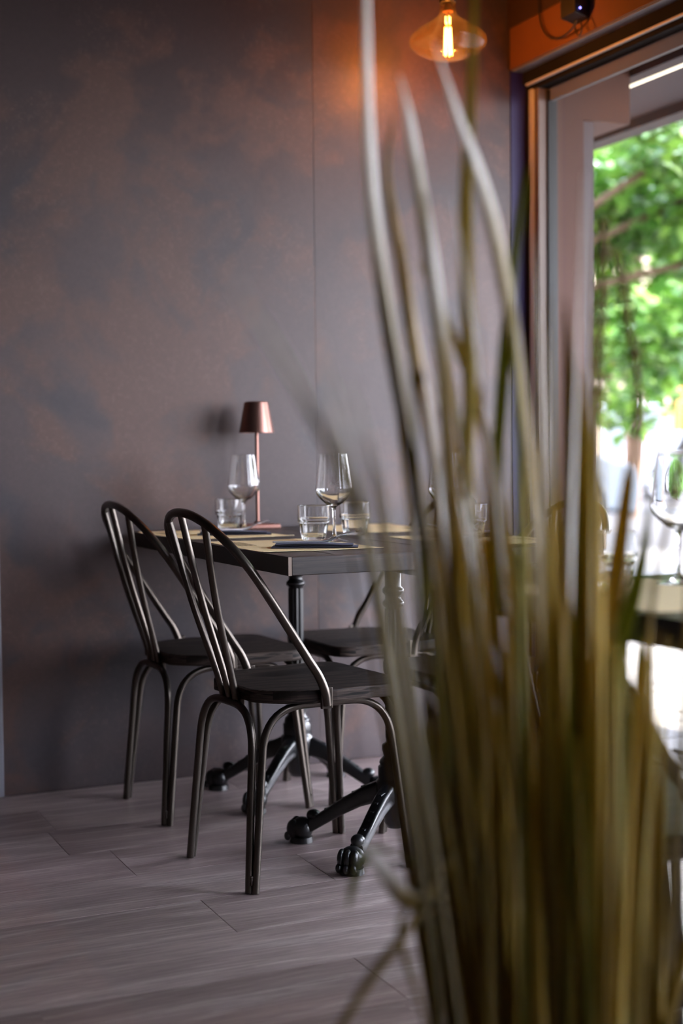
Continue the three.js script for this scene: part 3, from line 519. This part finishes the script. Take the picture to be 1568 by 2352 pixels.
function tree(label, [x, y, z], trunkH, rx, ry, count, lean) {
  const t = thing('street_tree', label, 'tree', [x, y, z]);
  const tr = mesh('trunk', rod([[0, 0, 0], [0.05, trunkH * 0.5, 0.03], [lean * 0.12, trunkH, 0], [lean * 0.6, trunkH + ry * 1.2, 0.1]], 0.13, 20, 12), M.bark, t);
  const cl = [];
  for (let i = 0; i < 34; i++) { const u = rr(-1, 1), a = rr(0, 6.283), r = Math.sqrt(1 - u * u) * rr(0.35, 1); cl.push([V(lean + rx * r * Math.cos(a), trunkH + ry * 0.95 + ry * u * 0.95, rx * r * Math.sin(a)), rr(0.45, 0.8)]); }
  cl.slice(0, 12).forEach(([p]) => mesh('branch', rod([[lean * 0.12, trunkH * rr(0.9, 1.15), 0], p.clone().lerp(V(lean * 0.12, trunkH, 0), 0.45).add(V(0, 0.15, 0)), p], 0.035, 10, 7), M.bark, t));
  for (let k = 0; k < 3; k++) foliage('foliage', t, Math.round(count / 3), () => { const [p, r] = cl[Math.floor(rnd() * cl.length)], u = rr(-1, 1), a = rr(0, 6.283), s = r * Math.cbrt(rr(0.25, 1)), q = Math.sqrt(1 - u * u); return V(p.x + s * q * Math.cos(a), p.y + s * u * 0.75, p.z + s * q * Math.sin(a)); }, 0.2, k);
  return t;
}
tree('leafy green street tree close outside the window, filling the upper glass', [5.35, -0.03, -11.4], 1.7, 2.3, 2.3, 14000, 2.4);
tree('second leafy street tree further along the road behind the first', [14.05, -0.1, -19.5], 2.4, 3.0, 3.0, 16000, 0.2);
tree('leafy street tree straight out from the shop window, right of the view', [6.5, -0.03, -2.3], 1.6, 2.2, 2.3, 9000, 0.1);
tree('leafy street tree between the nearest tree and the shop window, at the right edge', [7.3, -0.03, -6.4], 1.6, 2.1, 2.3, 9000, 0.1);
{
  const t = thing('clipped_bush', 'small rounded clipped green bush standing before the white car', 'bush', [16.2, -0.1, -21.2]);
  mesh('stem', rod([[0, 0, 0], [0, 0.3, 0]], 0.03, 4, 8), M.bark, t);
  foliage('foliage', t, 2600, () => { const u = rr(-1, 1), a = rr(0, 6.283), s = Math.cbrt(rr(0.5, 1)), q = Math.sqrt(1 - u * u); return V(0.27 * s * q * Math.cos(a), 0.5 + 0.42 * s * u, 0.27 * s * q * Math.sin(a)); }, 0.06, 1);
}
function makeCar(label, paint, pos, turn) {   // front towards -x
  const c = thing('car', label, 'car', pos, turn);
  const lower = new THREE.Shape(); lower.moveTo(-2.1, 0.28); lower.quadraticCurveTo(-2.2, 0.6, -2.08, 0.8); lower.quadraticCurveTo(-1.6, 0.96, -1.0, 1.0); lower.lineTo(1.9, 1.02); lower.quadraticCurveTo(2.12, 0.9, 2.1, 0.5); lower.lineTo(2.02, 0.26);
  lower.lineTo(1.72, 0.26); lower.absarc(1.32, 0.33, 0.4, 0, Math.PI, false); lower.lineTo(-0.92, 0.26); lower.absarc(-1.32, 0.33, 0.4, 0, Math.PI, false); lower.lineTo(-2.1, 0.28);
  const ex = (s, d) => new THREE.ExtrudeGeometry(s, { depth: d, bevelEnabled: true, bevelSize: 0.05, bevelThickness: 0.05, bevelSegments: 3, curveSegments: 16 }).translate(0, 0, -d / 2);
  mesh('body', ex(lower, 1.62), paint, c);
  const cab = new THREE.Shape(); cab.moveTo(-1.05, 0.98); cab.quadraticCurveTo(-0.5, 1.42, -0.15, 1.46); cab.lineTo(1.2, 1.46); cab.quadraticCurveTo(1.75, 1.4, 1.95, 1.0); cab.closePath();
  mesh('cabin', ex(cab, 1.36), paint, c);
  for (const s of [-1, 1]) {
    const w1 = new THREE.Shape(); w1.moveTo(-0.82, 1.03); w1.quadraticCurveTo(-0.45, 1.36, -0.15, 1.4); w1.lineTo(0.3, 1.4); w1.lineTo(0.3, 1.03); w1.closePath();
    const w2 = new THREE.Shape(); w2.moveTo(0.38, 1.03); w2.lineTo(0.38, 1.4); w2.lineTo(1.15, 1.4); w2.quadraticCurveTo(1.5, 1.35, 1.68, 1.03); w2.closePath();
    for (const w of [w1, w2]) mesh('side_window', new THREE.ExtrudeGeometry(w, { depth: 0.02, bevelEnabled: false }).translate(0, 0, s * 0.735 - 0.01), M.carglass, c);
    for (const x of [-1.32, 1.32]) {
      const wh = mesh('wheel', new THREE.TorusGeometry(0.27, 0.075, 14, 40), M.tyre, c, x, 0.335, s * 0.76);
      const sp = [new THREE.TorusGeometry(0.205, 0.022, 8, 36)]; for (let k = 0; k < 5; k++) sp.push(box(0.045, 0.2, 0.03, 0, 0.1, 0).rotateZ((k / 5) * 6.283)); sp.push(new THREE.CylinderGeometry(0.045, 0.045, 0.05, 16).rotateX(Math.PI / 2));
      mesh('rim', sp, M.rim, wh, 0, 0, s * 0.03);
    }
    mesh('headlamp', ball(0.11, -2.02, 0.72, s * 0.62, 0.8, 0.6, 1.2), M.carglass, c);
  }
  mesh('windscreen', box(0.62, 0.015, 1.25).rotateZ(0.72).translate(-0.66, 1.245, 0), M.carglass, c);
  return c;
}
makeCar('white car parked across the road with a spoked front wheel in view', M.carwhite, [20.55, -0.1, -26.5], 0);
makeCar('pale silver car parked nearer the window, only its bonnet showing', M.carsilver, [8.55, -0.03, -15.6], Math.PI);
{
  const b = thing('street_building', 'pale building with ochre pillars across the road', 'building', [30, -0.1, -44]);
  mesh('wall', span(-22, 22, 0, 9, -6, 0), M.stucco, b);
  for (let i = 0; i < 9; i++) {
    const x = -19 + i * 4.6;
    mesh('pillar', span(x - 0.35, x + 0.35, 0, 4.2, 0, 0.3, 0.02), M.ochre, b);
    const w = mesh('window', span(x + 0.9, x + 3.7, 0.2, 2.9, 0, 0.08), M.shutter, b); mesh('pane', span(x + 1.05, x + 3.55, 0.35, 2.75, 0.08, 0.1), M.darkglass, w);
    const u = mesh('window', span(x + 1.3, x + 2.9, 5, 7, 0, 0.1), M.shutter, b); mesh('pane', span(x + 1.42, x + 2.78, 5.12, 6.88, 0.1, 0.12), M.darkglass, u);
  }
  mesh('cornice', span(-22.2, 22.2, 4.2, 4.6, 0, 0.5, 0.05), M.ochre, b);
}

renderer.render(scene, camera);
